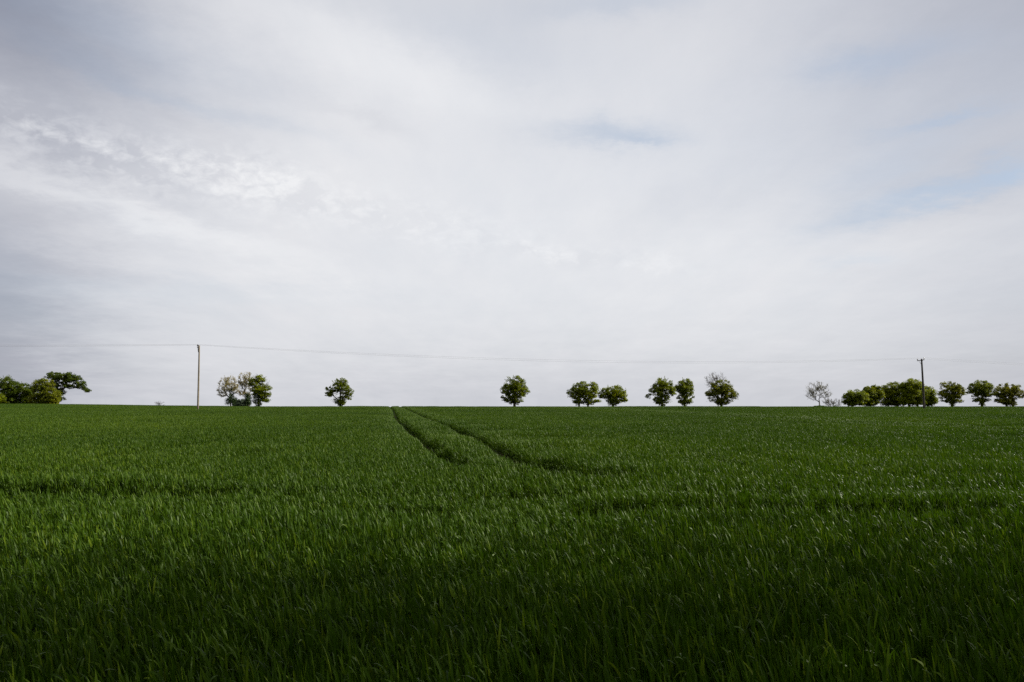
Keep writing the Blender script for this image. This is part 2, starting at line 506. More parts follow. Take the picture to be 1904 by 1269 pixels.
def make_tree(name, Ym, trunk_px, lobes, mat, label, cat='tree', group=None, seed=0, clumps=70, leaf_n=85, leaf=0.2,
              clump_r=0.5, shoots=90, shoot_len=0.7, bark=M_BARK, r_base=0.22, low=None, trunks=None, ivy=None, bare=None,
              bare_n=150, bare_mat=None, shell=0.52, flat=0.5, skirt=0):
    rng = np.random.default_rng(seed)
    s = Ym / F
    if low: lobes = lobes + low
    if skirt: lobes = lobes + [(b_, 748, skirt, 7) for b_ in (trunks or [trunk_px])]
    clumps = int(clumps * 2.8); clump_r *= 1.22; flat *= 1.25; leaf *= 1.12
    X0 = at(trunk_px, 750, Ym).x
    Z0 = gz(X0, Ym)
    root = empty(name, (X0, Ym, Z0), label, cat, group)
    O = np.array([X0, Ym, Z0])
    topz = max(at(l[0], l[1] - l[3], Ym).z for l in lobes)
    zmin = Z0 + 0.15
    P, D = lobe_points(lobes, Ym, clumps, rng, shell, zmin)
    # pull shell clump centres in by a clump radius so the crown keeps its measured outline
    P = P - D * np.minimum(clump_r * 0.55, 0.5) * rng.uniform(0.2, 0.9, (len(P), 1))
    P[:, 2] = np.maximum(P[:, 2], zmin)
    bases = trunks or [trunk_px]
    edges, joints = [], []
    owner = np.argmin(np.abs(P[:, 0:1] - np.array([[at(b, 750, Ym).x for b in bases]])), axis=1)
    for bi, b in enumerate(bases):
        bx = at(b, 750, Ym).x
        sel = P[owner == bi]
        if len(sel) < 3: sel = P[:3]
        cx = np.mean(sel[:, 0]); hz = topz - Z0
        base = np.array([bx, Ym, gz(bx, Ym) - 0.1])
        tp = np.array([bx + (cx - bx) * 0.7, np.mean(sel[:, 1]), Z0 + hz * 0.62])
        trunk = [base + (tp - base) * f + np.array([rng.normal(0, .05), rng.normal(0, .05), 0]) * (f > 0) for f in np.linspace(0, 1, 7)]
        e, nd_, _ = skeleton(trunk, sel, rng, r_base=r_base, bias=0.45, r_tip=0.02, power=0.55)
        edges += e; joints.append(nd_)
    # shoots: short leafy twigs that break the outline
    cen = []
    J = np.concatenate(joints)
    if shoots:
        S, SD = lobe_points(lobes, Ym, shoots, rng, 1.0, zmin)
        sd = SD * 0.9 + np.array([0, 0, 0.75]) + rng.normal(0, 0.22, SD.shape)
        sd /= np.linalg.norm(sd, axis=1, keepdims=True)
        for p, d in zip(S, sd):
            L_ = shoot_len * rng.uniform(0.5, 1.25)
            a = p - d * L_ * 0.6; b = p + d * L_ * 0.45
            j_ = J[int(np.argmin(np.linalg.norm(J - a, axis=1)))]
            edges.append((j_, a, 0.02, 0.018)); edges.append((a, b, 0.02, 0.008))
            k = int(12 * L_ / 0.7)
            f = rng.uniform(0.15, 1.0, k)[:, None]
            cen.append(a + (b - a) * f + rng.normal(0, 0.07, (k, 3)) * (1.15 - f))
    if bare:
        B, BD = lobe_points(bare, Ym, bare_n, rng, 0.5, zmin)
        e, _, _ = skeleton([O, O + [0, 0, (topz - Z0) * .3], O + [0, 0, (topz - Z0) * .5]], B, rng, r_base=0.07, r_tip=0.018, bias=0.25)
        v, qd = tubes(e, 3)
        link('bare_branches', mesh_np('bare_branches', v - O, qd, bare_mat or M_TWIG_GREY, True), root)
    for k, p in enumerate(P):
        m = int(leaf_n * rng.uniform(0.55, 1.3))
        g = rng.normal(0, 1, (m, 3)); g /= (np.linalg.norm(g, axis=1, keepdims=True) + 1e-6)
        g *= rng.uniform(0.35, 1.0, (m, 1)) ** 0.6
        r_ = clump_r * rng.uniform(0.6, 1.3)
        g *= np.array([r_, r_, r_ * flat])
        g[:, 2] -= 0.35 * (g[:, 0] ** 2 + g[:, 1] ** 2) / max(r_, .1)      # clumps arch over
        c = p + g
        out = D[k] * np.array([1, 1, .6])
        cen.append(c + out * rng.uniform(0, 0.18, (m, 1)))
    cen = np.concatenate(cen)
    cen = cen[cen[:, 2] > Z0 + 0.02]
    v, qd = leaves(cen, leaf, rng)
    tint = np.repeat(np.clip(rng.normal(0.5, 0.16, len(cen)), 0, 1), 4)
    link('crown', mesh_np('crown', v - O, qd, mat, False, tint), root)
    if low:      # sparse leafy twigs low in the crown
        S, SD = lobe_points(low, Ym, 34, rng, 0.5, zmin)
        cs = []
        es = []
        for p, d in zip(S, SD):
            b0 = J[3 + int(np.argmin(np.linalg.norm(J[3:] - p, axis=1)))]
            mid = (b0 + p) / 2 + rng.normal(0, .12, 3)
            es += [(b0, mid, 0.03, 0.022), (mid, p, 0.022, 0.01)]
            cs.append(p + rng.normal(0, 1, (26, 3)) * [.28, .28, .13])
        edges += es
        cs = np.concatenate(cs); cs = cs[cs[:, 2] > Z0 + 0.02]
        v, qd = leaves(cs, leaf * 0.9, rng)
        link('low_foliage', mesh_np('low_foliage', v - O, qd, mat, False, np.repeat(np.clip(rng.normal(.4, .15, len(cs)), 0, 1), 4)), root)
    v, qd = tubes(edges, 5)
    link('trunk', mesh_np('trunk', v - O, qd, bark, True), root)
    if ivy: add_ivy(root, O, Ym, ivy, rng)
    return root


def add_ivy(root, O, Ym, ivy, rng):
    S, SD = lobe_points(ivy, Ym, 60, rng, 0.7, O[2] + 0.05)
    cs = np.concatenate([p + rng.normal(0, 1, (70, 3)) * [.22, .22, .22] for p in S])
    cs = cs[cs[:, 2] > O[2]]
    v, qd = leaves(cs, 0.16, rng, up=0.1)
    link('ivy', mesh_np('ivy', v - O, qd, M_IVY, False, np.repeat(np.clip(rng.normal(.45, .15, len(cs)), 0, 1), 4)), root)


def make_bare(name, Ym, trunk_px, lobes, label, cat='tree', group=None, seed=0, n=260, twigs=5, mat=M_TWIG, bud=None, bud_n=2600,
              bud_size=0.10, r_base=0.16, r_tip=0.014, ivy=None, trunk_frac=0.33, twig_len=0.5, trunk_top=None):
    rng = np.random.default_rng(seed)
    X0 = at(trunk_px, 750, Ym).x; Z0 = gz(X0, Ym)
    O = np.array([X0, Ym, Z0])
    root = empty(name, tuple(O), label, cat, group)
    P, D = lobe_points(lobes, Ym, n, rng, 0.45, Z0 + 0.3)
    hz = P[:, 2].max() - Z0
    cx = np.mean(P[:, 0])
    tp = O + np.array([(cx - X0) * 0.4, 0, hz * trunk_frac])
    trunk = [O + (tp - O) * f + np.array([rng.normal(0, .03), rng.normal(0, .03), 0]) * (f > 0) for f in np.linspace(0, 1, 4)]
    trunk[0][2] -= 0.1
    e, nodes, child = skeleton(trunk, P, rng, r_base=r_base, r_tip=r_tip, bias=0.30, jit=0.10, power=0.62)
    tw, tips = [], []
    for k in range(4, len(nodes)):
        if nodes[k][2] < Z0 + hz * 0.2: continue
        for _ in range(rng.integers(0, twigs)):
            d = (nodes[k] - tp); d /= np.linalg.norm(d) + 1e-6
            d = d * 0.8 + np.array([0, 0, 0.35]) + rng.normal(0, 0.5, 3); d /= np.linalg.norm(d)
            L_ = twig_len * rng.uniform(0.4, 1.1)
            a = nodes[k]; m_ = a + d * L_ * .5; b = m_ + (d + rng.normal(0, .3, 3)) * L_ * .5
            tw += [(a, m_, r_tip * .8, r_tip * .6), (m_, b, r_tip * .6, r_tip * .35)]
            tips += [m_, b]
    v, qd = tubes(e + tw, 4)
    link('trunk', mesh_np('trunk', v - O, qd, mat, True), root)
    if bud is not None:
        T = np.array(tips)
        c = T[rng.integers(0, len(T), bud_n)] + rng.normal(0, 0.09, (bud_n, 3))
        v, qd = leaves(c, bud_size, rng, up=0.2)
        link('young_leaves', mesh_np('young_leaves', v - O, qd, bud, False, np.repeat(np.clip(rng.normal(.5, .2, bud_n), 0, 1), 4)), root)
    if ivy: add_ivy(root, O, Ym, ivy, rng)
    return root


G_ROW = 'trees standing along the far edge of the field'
bush = dict(clumps=95, leaf_n=95, clump_r=0.5, shoots=70, shoot_len=0.55, flat=0.45)
# --- left group
make_tree('bush', 185, -4, [(-5, 743, 13, 13)], M_FRESH, 'bright green bush cut by the left edge of the picture', 'bush', seed=1, **{**bush, 'clumps': 60})
make_tree('hedge_tree', 192, 20, [(12, 717, 20, 19), (36, 725, 22, 17), (24, 740, 34, 16), (54, 731, 14, 16)], M_DARK,
          'broad dark green thicket with sunlit top at the far left, beside the rounded bush', 'tree', seed=2, skirt=15, trunks=[8, 30, 50], **{**bush, 'clumps': 190})
make_tree('hedge_tree', 186, 84, [(80, 722, 20, 20), (92, 738, 21, 18), (74, 743, 22, 14)], M_RUSSET,
          'rounded yellowish green bush in front of the spreading oak', 'tree', seed=3, skirt=15, trunks=[76, 94], **{**bush, 'clumps': 130})
make_tree('oak_tree', 198, 104, [(99, 700, 15, 9), (122, 703, 20, 10), (130, 697, 9, 5), (142, 704, 9, 7), (148, 715, 12, 8), (126, 717, 17, 8), (158, 722, 6, 4), (163, 727, 5, 2.5), (168, 726, 3, 1.5), (114, 730, 7, 4), (112, 742, 9, 6), (104, 716, 12, 12), (110, 728, 9, 8)],
          M_DARK, 'dark spreading oak leaning right with one long low limb reaching over the field', 'tree', seed=4, clumps=120, leaf_n=75, clump_r=0.42, shoots=60, shoot_len=0.5, r_base=0.4, flat=0.5,
          group=G_ROW)
make_bare('bare_shrub', 290, 295, [(296, 751, 10, 5)], 'tiny faint leafless bush top on the horizon left of the nearer pole', 'bush', seed=5, n=60, mat=M_TWIG_GREY, twig_len=0.5, trunk_frac=0.3)
# --- pale pair and green tree
make_bare('ivy_tree', 196, 430, [(424, 715, 17, 16), (414, 730, 11, 10), (436, 724, 9, 10)], 'pale leafless tree with ivy covered trunk, leftmost of the cluster right of the nearer pole', 'tree', seed=6,
          n=300, bud=M_BUD, bud_n=8000, bud_size=0.13, r_base=0.2, ivy=[(430, 735, 4, 14), (428, 747, 9, 8), (434, 745, 5, 8)], group=G_ROW)
make_bare('ivy_tree', 200, 463, [(457, 706, 16, 13), (450, 716, 9, 9), (464, 715, 9, 12), (455, 732, 13, 7)], 'pale cream budding tree standing between the ivy clad pale tree and the green tree', 'tree', seed=7,
          n=300, bud=M_BUD, bud_n=7500, bud_size=0.13, r_base=0.2, ivy=[(461, 742, 4, 13), (460, 748, 6, 6)], group=G_ROW)
make_tree('ivy_tree', 194, 480, [(476, 711, 14, 10), (485, 704, 9, 8), (487, 722, 17, 10), (492, 733, 12, 8), (478, 728, 12, 10)], M_FRESH,
          'yellow green tree with thick ivy trunk and bare twigs poking out on its right', 'tree', seed=8, skirt=9, clumps=75, leaf_n=70, clump_r=0.42, shoots=70, shoot_len=0.6,
          ivy=[(479, 742, 8, 14), (484, 730, 7, 12)], bare=[(496, 716, 9, 14), (499, 735, 6, 10), (478, 702, 12, 8)], low=[(493, 744, 8, 5)], group=G_ROW)
make_tree('bush', 300, 450, [(450, 750, 15, 8), (440, 751, 8, 7)], M_BLUE, 'low grey green bush seen between the ivy trunks, farther off', 'bush', seed=9, **{**bush, 'clumps': 60, 'leaf': 0.28})
# --- lone trees
make_tree('field_maple', 196, 633, [(630, 715, 13, 12), (637, 714, 10, 11), (618, 727, 14, 10), (645, 728, 13, 9), (633, 722, 16, 12), (612, 732, 8, 5)], M_MAPLE,
          'small lone tree with ragged layered crown, alone between the pale pair and the round tree', 'tree', seed=10, skirt=9, clumps=62, leaf_n=80, clump_r=0.42, shoots=95, shoot_len=0.75,
          low=[(632, 745, 11, 6), (645, 738, 10, 5)], r_base=0.26, group=G_ROW)
make_tree('field_maple', 192, 957, [(957, 716, 21, 18), (957, 727, 27, 15), (950, 738, 20, 9), (957, 722, 23, 19)], M_MAPLE,
          'round ball shaped tree standing alone near the middle of the horizon', 'tree', seed=11, skirt=11, clumps=105, leaf_n=80, clump_r=0.42, shoots=170, shoot_len=0.8,
          low=[(955, 745, 19, 5)], r_base=0.34, group=G_ROW)
make_tree('field_maple', 198, 1084, [(1084, 722, 22, 13), (1074, 731, 20, 13), (1100, 717, 11, 9), (1105, 727, 8, 12), (1078, 741, 13, 9), (1093, 732, 15, 14)], M_FRESH,
          'wide yellow green tree with two trunks, crown touching the flatter tree on its right', 'tree', seed=12, skirt=11, clumps=105, leaf_n=85, clump_r=0.45, shoots=120, shoot_len=0.6,
          trunks=[1077, 1093], low=[(1072, 747, 10, 4), (1108, 746, 9, 3)], r_base=0.25, group=G_ROW)
make_tree('field_maple', 193, 1139, [(1140, 728, 26, 11), (1128, 733, 18, 9), (1154, 735, 13, 9), (1140, 740, 14, 6)], M_FRESH,
          'low flat topped tree with forked trunk, right of the wide two trunked tree', 'tree', seed=13, skirt=9, clumps=85, leaf_n=75, clump_r=0.40, shoots=150, shoot_len=0.75,
          low=[(1142, 746, 14, 5), (1160, 744, 7, 4)], r_base=0.3, group=G_ROW)
make_tree('field_maple', 197, 1231, [(1233, 714, 17, 13), (1228, 726, 24, 12), (1250, 728, 8, 10), (1230, 738, 15, 8), (1208, 736, 8, 4), (1232, 722, 20, 15)], M_MAPLE,
          'full green tree overlapping the narrower dark tree on its right', 'tree', seed=14, skirt=11, clumps=95, leaf_n=80, clump_r=0.42, shoots=110, shoot_len=0.65,
          low=[(1230, 745, 17, 6)], r_base=0.32, group=G_ROW)
make_tree('field_maple', 200, 1273, [(1274, 714, 14, 11), (1276, 725, 17, 11), (1262, 722, 8, 9), (1275, 738, 16, 7), (1274, 722, 15, 15)], M_MAPLE,
          'narrow green tree just right of the full green tree', 'tree', seed=15, skirt=12, clumps=80, leaf_n=85, clump_r=0.42, shoots=80, shoot_len=0.6,
          low=[(1275, 747, 13, 5)], r_base=0.3, group=G_ROW)
make_bare('bare_tree', 212, 1336, [(1330, 706, 20, 14), (1320, 714, 11, 9)], 'leafless grey tree top showing above and left of the russet green tree', 'tree', seed=16, n=230, mat=M_TWIG_GREY,
          twigs=4, twig_len=0.6, trunk_frac=0.5, group=G_ROW)
make_tree('field_maple', 195, 1341, [(1342, 720, 20, 15), (1342, 731, 29, 11), (1322, 735, 10, 7), (1362, 735, 11, 7), (1342, 727, 23, 16)], M_RUSSET,
          'dome shaped russet tinged green tree with the leafless top behind it', 'tree', seed=17, skirt=11, clumps=105, leaf_n=80, clump_r=0.42, shoots=120, shoot_len=0.5,
          low=[(1340, 745, 22, 5)], r_base=0.32, group=G_ROW)
make_bare('bare_tree', 194, 1524, [(1521, 724, 22, 14), (1512, 735, 13, 10), (1536, 735, 10, 9)], 'slender leafless tree with round see-through crown left of the farther pole', 'tree', seed=18, n=300,
          mat=M_TWIG_GREY, bud=M_BUD_GREY, bud_n=3400, bud_size=0.11, r_base=0.14, trunk_frac=0.36, twig_len=0.5, group=G_ROW)
make_bare('bare_shrub', 200, 1551, [(1550, 750, 17, 8), (1540, 749, 10, 8)], 'low grey leafless shrub between the slender bare tree and the thicket', 'bush', seed=19, n=200, mat=M_TWIG_GREY, trunk_frac=0.15, r_base=0.06, bud=M_BUD_GREY, bud_n=700, bud_size=.09)
make_tree('bush', 176, 1524, [(1524, 757.5, 11, 3.4)], M_WHEAT, 'small green mound of grass at the foot of the slender bare tree', 'bush', seed=20, clumps=26, leaf_n=60, clump_r=0.22, shoots=0, leaf=0.14, r_base=0.02)
# --- right thicket
make_tree('hedge_tree', 190, 1584, [(1588, 736, 15, 12), (1580, 743, 13, 12), (1592, 747, 18, 9), (1601, 738, 13, 13)], M_FRESH,
          'leftmost and lowest rounded tree of the thicket beside the farther pole', 'tree', seed=21, skirt=15, **{**bush, 'clumps': 100}, group=G_ROW)
make_tree('hedge_tree', 193, 1618, [(1617, 733, 16, 14), (1630, 726, 11, 11), (1612, 745, 22, 11), (1636, 738, 7, 12)], M_MAPLE,
          'second tree of the thicket, darker with upright tips, before a small gap', 'tree', seed=22, skirt=15, **{**bush, 'clumps': 120, 'shoots': 110, 'shoot_len': .7}, group=G_ROW)
make_tree('hedge_tree', 195, 1662, [(1665, 726, 19, 17), (1657, 736, 15, 13), (1668, 745, 24, 11), (1648, 727, 9, 12)], M_MAPLE,
          'dark domed tree of the thicket between the gap and the tallest tree', 'tree', seed=23, skirt=15, trunks=[1652, 1668], **{**bush, 'clumps': 130}, group=G_ROW)
make_tree('hedge_tree', 190, 1698, [(1697, 720, 20, 17), (1704, 733, 22, 16), (1692, 742, 22, 14), (1682, 722, 10, 12)], M_FRESH,
          'tallest bright yellow green tree of the thicket, just left of the farther pole', 'tree', seed=24, skirt=15, trunks=[1690, 1706], **{**bush, 'clumps': 150}, group=G_ROW)
make_tree('hedge_tree', 196, 1724, [(1724, 733, 14, 15), (1730, 744, 12, 12)], M_FRESH,
          'smaller bright tree sloping down behind and right of the farther pole', 'tree', seed=25, skirt=15, **{**bush, 'clumps': 80}, group=G_ROW)
# --- right row of three
make_tree('field_maple', 188, 1770, [(1766, 720, 18, 11), (1778, 724, 14, 11), (1755, 733, 12, 7), (1780, 734, 14, 7), (1765, 740, 19, 6)], M_RUSSET,
          'first of three open crowned trees right of the farther pole, crown not touching the thicket', 'tree', seed=26, skirt=6, clumps=74, leaf_n=72, clump_r=0.40, shoots=75, shoot_len=0.5,
          low=[(1770, 746, 19, 4)], r_base=0.32, group=G_ROW)
make_tree('field_maple', 190, 1826, [(1822, 720, 22, 13), (1836, 722, 13, 11), (1826, 731, 27, 8), (1812, 726, 13, 9)], M_MAPLE,
          'middle of the three open crowned trees at the right, with a clear single trunk', 'tree', seed=27, skirt=5, clumps=92, leaf_n=75, clump_r=0.40, shoots=85, shoot_len=0.5,
          low=[(1822, 744, 18, 4)], r_base=0.34, group=G_ROW)
make_tree('field_maple', 187, 1877, [(1872, 724, 20, 12), (1888, 726, 14, 12), (1880, 734, 27, 8), (1862, 733, 13, 7)], M_OLIVE,
          'last of the three open crowned trees, forked trunk, beside the right edge', 'tree', seed=28, skirt=6, clumps=92, leaf_n=72, clump_r=0.40, shoots=85, shoot_len=0.5,
          trunks=[1872, 1883], low=[(1868, 745, 20, 5)], r_base=0.26, group=G_ROW)


# invented airy trees out of view at right, added to darken the nearest crop
def added_shade_tree(x, y, H, seed, label, n=4000):
    rng = np.random.default_rng(seed)
    z0 = gz(x, y)
    root = empty('added_shade_tree', (x, y, z0), label, 'tree', 'unseen trees added to shade the nearest crop')
    def inside(m, fade):
        h = rng.random(m)
        if fade: h = rng.random(m) ** 0.9
        ang = rng.uniform(0, 2 * math.pi, m); rr = np.sqrt(rng.random(m)) * (1 - 0.3 * h ** 2)
        return np.stack([rr * 3.4 * np.cos(ang), rr * 4.2 * np.sin(ang), H * (0.22 + 0.78 * h)], 1)
    T = inside(190, False)
    trunk = [np.array([0, 0, H * 0.62 * f]) for f in np.linspace(0, 1, 7)]
    e, nd, _ = skeleton(trunk, T, rng, r_base=0.2, r_tip=0.010, bias=0.4, power=0.6)
    v, qd = tubes(e, 5)
    link('trunk', mesh_np('trunk', v, qd, M_BARK, True), root)
    c = inside(n, True)
    v, qd = leaves(c, 0.22, rng, up=0.2)
    link('crown', mesh_np('crown', v, qd, M_MAPLE, False, np.repeat(np.clip(rng.normal(.5, .16, n), 0, 1), 4)), root)


for (bx, by, bh, bn, lb) in [(21.5, 1.5, 23.0, 6500, 'tallest added airy shade tree right of the photographer outside the picture, in the outer row'),
                             (21.0, 6.6, 22.5, 5500, 'tall added airy shade tree in the outer row right of the photographer, nearer the field'),
                             (9.8, -1.6, 11.5, 7000, 'low added airy shade tree right of the photographer outside the picture, smallest of the belt'),
                             (13.4, -2.0, 17.0, 4000, 'added airy shade tree right of the photographer outside the picture, backmost of the belt'),
                             (14.8, 1.4, 18.0, 7500, 'added airy shade tree right of the photographer outside the picture, second from the back'),
                             (14.0, 4.6, 18.5, 8000, 'added airy shade tree right of the photographer outside the picture, third from the back'),
                             (15.4, 7.4, 18.0, 4600, 'added airy shade tree right of the photographer outside the picture, foremost of the belt')]:
    added_shade_tree(bx, by, bh, int(bx * 10), lb, bn)


# ------------------------------------------------------------------ poles and wires
def lathe(rings, sides=14):
    """rings: (x, y, z, r) stacked; closed top and bottom"""
    an = np.arange(sides) * 2 * math.pi / sides
    V = []
    for (x, y, z, r) in rings:
        V.append(np.stack([x + r * np.cos(an), y + r * np.sin(an), np.full(sides, z)], 1))
    V = np.concatenate(V)
    k = np.arange(sides); k2 = (k + 1) % sides
    q = np.concatenate([np.stack([k + i_ * sides, k2 + i_ * sides, k2 + (i_ + 1) * sides, k + (i_ + 1) * sides], 1) for i_ in range(len(rings) - 1)])
    nb = len(V)
    V = np.concatenate([V, [[rings[0][0], rings[0][1], rings[0][2]], [rings[-1][0], rings[-1][1], rings[-1][2]]]])
    t1 = np.stack([k2, k, np.full(sides, nb)], 1)
    o_ = (len(rings) - 1) * sides
    t2 = np.stack([k + o_, k2 + o_, np.full(sides, nb + 1)], 1)
    return V, q, np.concatenate([t1, t2])


def beam(p0, p1, w, h):
    """closed box beam from p0 to p1"""
    p0, p1 = np.array(p0, float), np.array(p1, float)
    d = p1 - p0; d /= np.linalg.norm(d)
    s = np.cross(d, [0, 0, 1.0]); s /= np.linalg.norm(s); u = np.cross(s, d)
    V = [p + s * a * w / 2 + u * b * h / 2 for p in (p0, p1) for a, b in ((-1, -1), (1, -1), (1, 1), (-1, 1))]
    q = [(0, 1, 5, 4), (1, 2, 6, 5), (2, 3, 7, 6), (3, 0, 4, 7), (3, 2, 1, 0), (4, 5, 6, 7)]
    return np.array(V), np.array(q)


LD = Vector((112, 32, 0)).normalized()            # direction of the line
AD = Vector((-LD.y, LD.x, 0))                     # direction of the crossarms
ARM = 0.80


def make_pole(name, px, top_py, Yp, mat, label, lean=(0, 0), tilt=0.0, arm_shift=(0, 0), r0=0.16, r1=0.11, gear=False):
    tp = at(px, top_py, Yp)
    z0 = gz(tp.x, Yp)
    H = tp.z - z0
    root = empty(name, (tp.x, Yp, z0), label, 'utility pole', 'wooden poles of the overhead line')
    rings = [(lean[0] * f * f, lean[1] * f, H * f - (0.3 if f == 0 else 0), r0 + (r1 - r0) * f) for f in np.linspace(0, 1, 9)]
    rings.append((rings[-1][0], rings[-1][1], H + 0.06, r1 * 0.4))
    v, q_, t_ = lathe(rings)
    link('pole', mesh_np('pole', v, q_, mat, True, tris=t_), root)
    tx = lean[0]
    c = np.array([tx, 0, H - 0.22]); ad = np.array([AD.x, AD.y, 0]); ld = np.array([LD.x, LD.y, 0])
    c = c + ld * 0.0 - ad * 0
    off = -ld * (r1 + 0.05)
    a = c + off - ad * ARM + np.array([0, 0, tilt]); b = c + off + ad * ARM - np.array([0, 0, tilt])
    v, q_ = beam(a, b, 0.09, 0.11)
    link('crossarm', mesh_np('crossarm', v, q_, M_ARM), root)
    ends = []
    for s_, e_ in ((1, a), (-1, b)):
        k = e_ + ad * 0.07 * s_
        rg = [(0, 0, 0.05, 0.018), (0, 0, 0.13, 0.02), (0, 0, 0.135, 0.09), (0, 0, 0.18, 0.10), (0, 0, 0.185, 0.06), (0, 0, 0.225, 0.06), (0, 0, 0.23, 0.095),
              (0, 0, 0.28, 0.09), (0, 0, 0.31, 0.055), (0, 0, 0.36, 0.045)]
        v, q_, t_ = lathe([(k[0], k[1], k[2] + z, r) for (_, _, z, r) in rg], 12)
        link('insulator', mesh_np('insulator', v, q_, M_INS, True, tris=t_), root)
        ends.append(Vector((tp.x + k[0], Yp + k[1], z0 + k[2] + 0.37)))
        v, q_ = beam(e_ + (c + off - e_) * 0.45 - [0, 0, 0.05], c + off * 0.75 - [0, 0, 0.62], 0.05, 0.03)
        link('brace', mesh_np('brace', v, q_, M_ARM), root)
    if gear:
        v, q_ = beam([tx + 0.10, -0.02, H - 0.95], [tx + 0.10, -0.02, H - 0.25], 0.16, 0.17)
        link('cable_box', mesh_np('cable_box', v, q_, M_ARM), root)
        v, q_ = beam([tx + 0.17, 0, H - 1.30], [tx + 0.17, 0, H - 1.16], 0.10, 0.10)
        link('clamp', mesh_np('clamp', v, q_, M_ARM), root)
    else:
        v, q_ = beam([tx * .4 + 0.16, -0.02, H * 0.52], [tx * .35 + 0.165, -0.02, H * 0.47], 0.10, 0.10)
        link('clamp', mesh_np('clamp', v, q_, M_ARM), root)
    return ends


E1 = make_pole('utility_pole', 371.3, 643.5, 105, M_POLE_L, 'pale weathered wooden pole at the left, nearer of the two, crossarm seen end-on', lean=(-0.05, 0), gear=True, r0=0.13, r1=0.09)
E2 = make_pole('utility_pole', 1714.8, 668.0, 137, M_POLE_R, 'dark wooden pole at the right in front of the thicket, crossarm with two insulators', lean=(-0.12, 0), tilt=0.05, r0=0.19, r1=0.13)
# conductors: one continuous wire per side over both poles, sagging in each span
SP = (E2[0] - E1[0]).length
for s_ in (0, 1):
    a, b = E1[s_], E2[s_]
    stops = [a - (LD * SP) + Vector((0, 0, -0.3)), a, b, b + LD * SP + Vector((0, 0, -0.8))]
    sags = [0.75, 1.35, 0.95]
    poly = []
    for (p, q2), sg in zip(zip(stops[:-1], stops[1:]), sags):
        for k in range(0, 40):
            f = k / 40
            w = p.lerp(q2, f); w.z -= 4 * (sg + 0.12 * s_) * f * (1 - f); poly.append(np.array(w))
    poly.append(np.array(stops[-1]))
    ed = [(poly[k], poly[k + 1], 0.0075, 0.0075) for k in range(len(poly) - 1)]
    v, q_ = tubes(ed, 6)
    o = link('overhead_wire', mesh_np('overhead_wire', v, q_, M_WIRE, True))
    tag(o, ['thin overhead wire on the near ends of the crossarms, nearer the field', 'thin overhead wire on the far ends of the crossarms, nearer the trees'][s_],
        'wire', 'overhead wires carried by the two poles')

# ------------------------------------------------------------------ light
SUN = Vector((0.82, 0.12, 0.56)).normalized()
sd_ = bpy.data.lights.new('sun', 'SUN'); sd_.energy = 5.0; sd_.angle = math.radians(0.9); sd_.color = (1.0, 0.95, 0.86)
so = bpy.data.objects.new('sun', sd_); COL.objects.link(so)
so.rotation_euler = SUN.to_track_quat('Z', 'Y').to_euler()
so.location = (40, -20, 60)

W = bpy.data.worlds.new('World'); scene.world = W; W.use_nodes = True
nt = W.node_tree; nt.nodes.clear(); N, L = nt.nodes, nt.links


def val(x):
    nd = N.new('ShaderNodeValue'); nd.outputs[0].default_value = x; return nd.outputs[0]


def mth(op, a, b=None, clamp=False):
    nd = N.new('ShaderNodeMath'); nd.operation = op; nd.use_clamp = clamp
    for k, s in enumerate((a, b)):
        if s is None: continue
        if isinstance(s, (int, float)): nd.inputs[k].default_value = s
        else: L.new(s, nd.inputs[k])
    return nd.outputs[0]


tc = N.new('ShaderNodeTexCoord')
sep = N.new('ShaderNodeSeparateXYZ'); L.new(tc.outputs['Generated'], sep.inputs[0])
dx, dy, dz = sep.outputs
# cloud-layer plane coordinates (perspective towards the horizon)
zz = mth('ADD', mth('MAXIMUM', dz, 0.0), 0.12)
cxp, cyp = mth('DIVIDE', dx, zz), mth('DIVIDE', dy, zz)
comb = N.new('ShaderNodeCombineXYZ'); L.new(cxp, comb.inputs[0]); L.new(cyp, comb.inputs[1])


def noise(vec, scale, detail=6, rough=0.55, rotz=0.0, sc=(1, 1, 1), off=(0, 0, 0), dist=0.0):
    mp = N.new('ShaderNodeMapping'); mp.inputs['Rotation'].default_value = (0, 0, rotz)
    mp.inputs['Scale'].default_value = sc; mp.inputs['Location'].default_value = off
    L.new(vec, mp.inputs['Vector'])
    nd = N.new('ShaderNodeTexNoise'); nd.inputs['Scale'].default_value = scale; nd.inputs['Detail'].default_value = detail
    nd.inputs['Roughness'].default_value = rough; nd.inputs['Distortion'].default_value = dist
    L.new(mp.outputs[0], nd.inputs['Vector'])
    return nd.outputs['Fac']


# angular coordinates, bent a little by noise so that patches get cloudy edges
U = mth('ARCTAN2', dx, dy)
Vv = mth('ARCSINE', dz)
w1 = mth('SUBTRACT', noise(comb.outputs[0], 2.2, 8, 0.7), 0.5)
w2 = mth('SUBTRACT', noise(comb.outputs[0], 2.2, 8, 0.7, off=(7, 3, 0)), 0.5)
Uw = mth('ADD', U, mth('MULTIPLY', w1, 0.16))
Vw = mth('ADD', Vv, mth('MULTIPLY', w2, 0.09))

bg = bpy.data.node_groups.new('sky_patch', 'ShaderNodeTree')
for nm in ('U', 'V', 'CU', 'CV', 'RU', 'RV', 'Slope'):
    bg.interface.new_socket(nm, in_out='INPUT', socket_type='NodeSocketFloat')
bg.interface.new_socket('Fac', in_out='OUTPUT', socket_type='NodeSocketFloat')
bi, bo = bg.nodes.new('NodeGroupInput'), bg.nodes.new('NodeGroupOutput')


def gm(op, a, b=None):
    nd = bg.nodes.new('ShaderNodeMath'); nd.operation = op
    for k, s in enumerate((a, b)):
        if s is None: continue
        if isinstance(s, (int, float)): nd.inputs[k].default_value = s
        else: bg.links.new(s, nd.inputs[k])
    return nd.outputs[0]


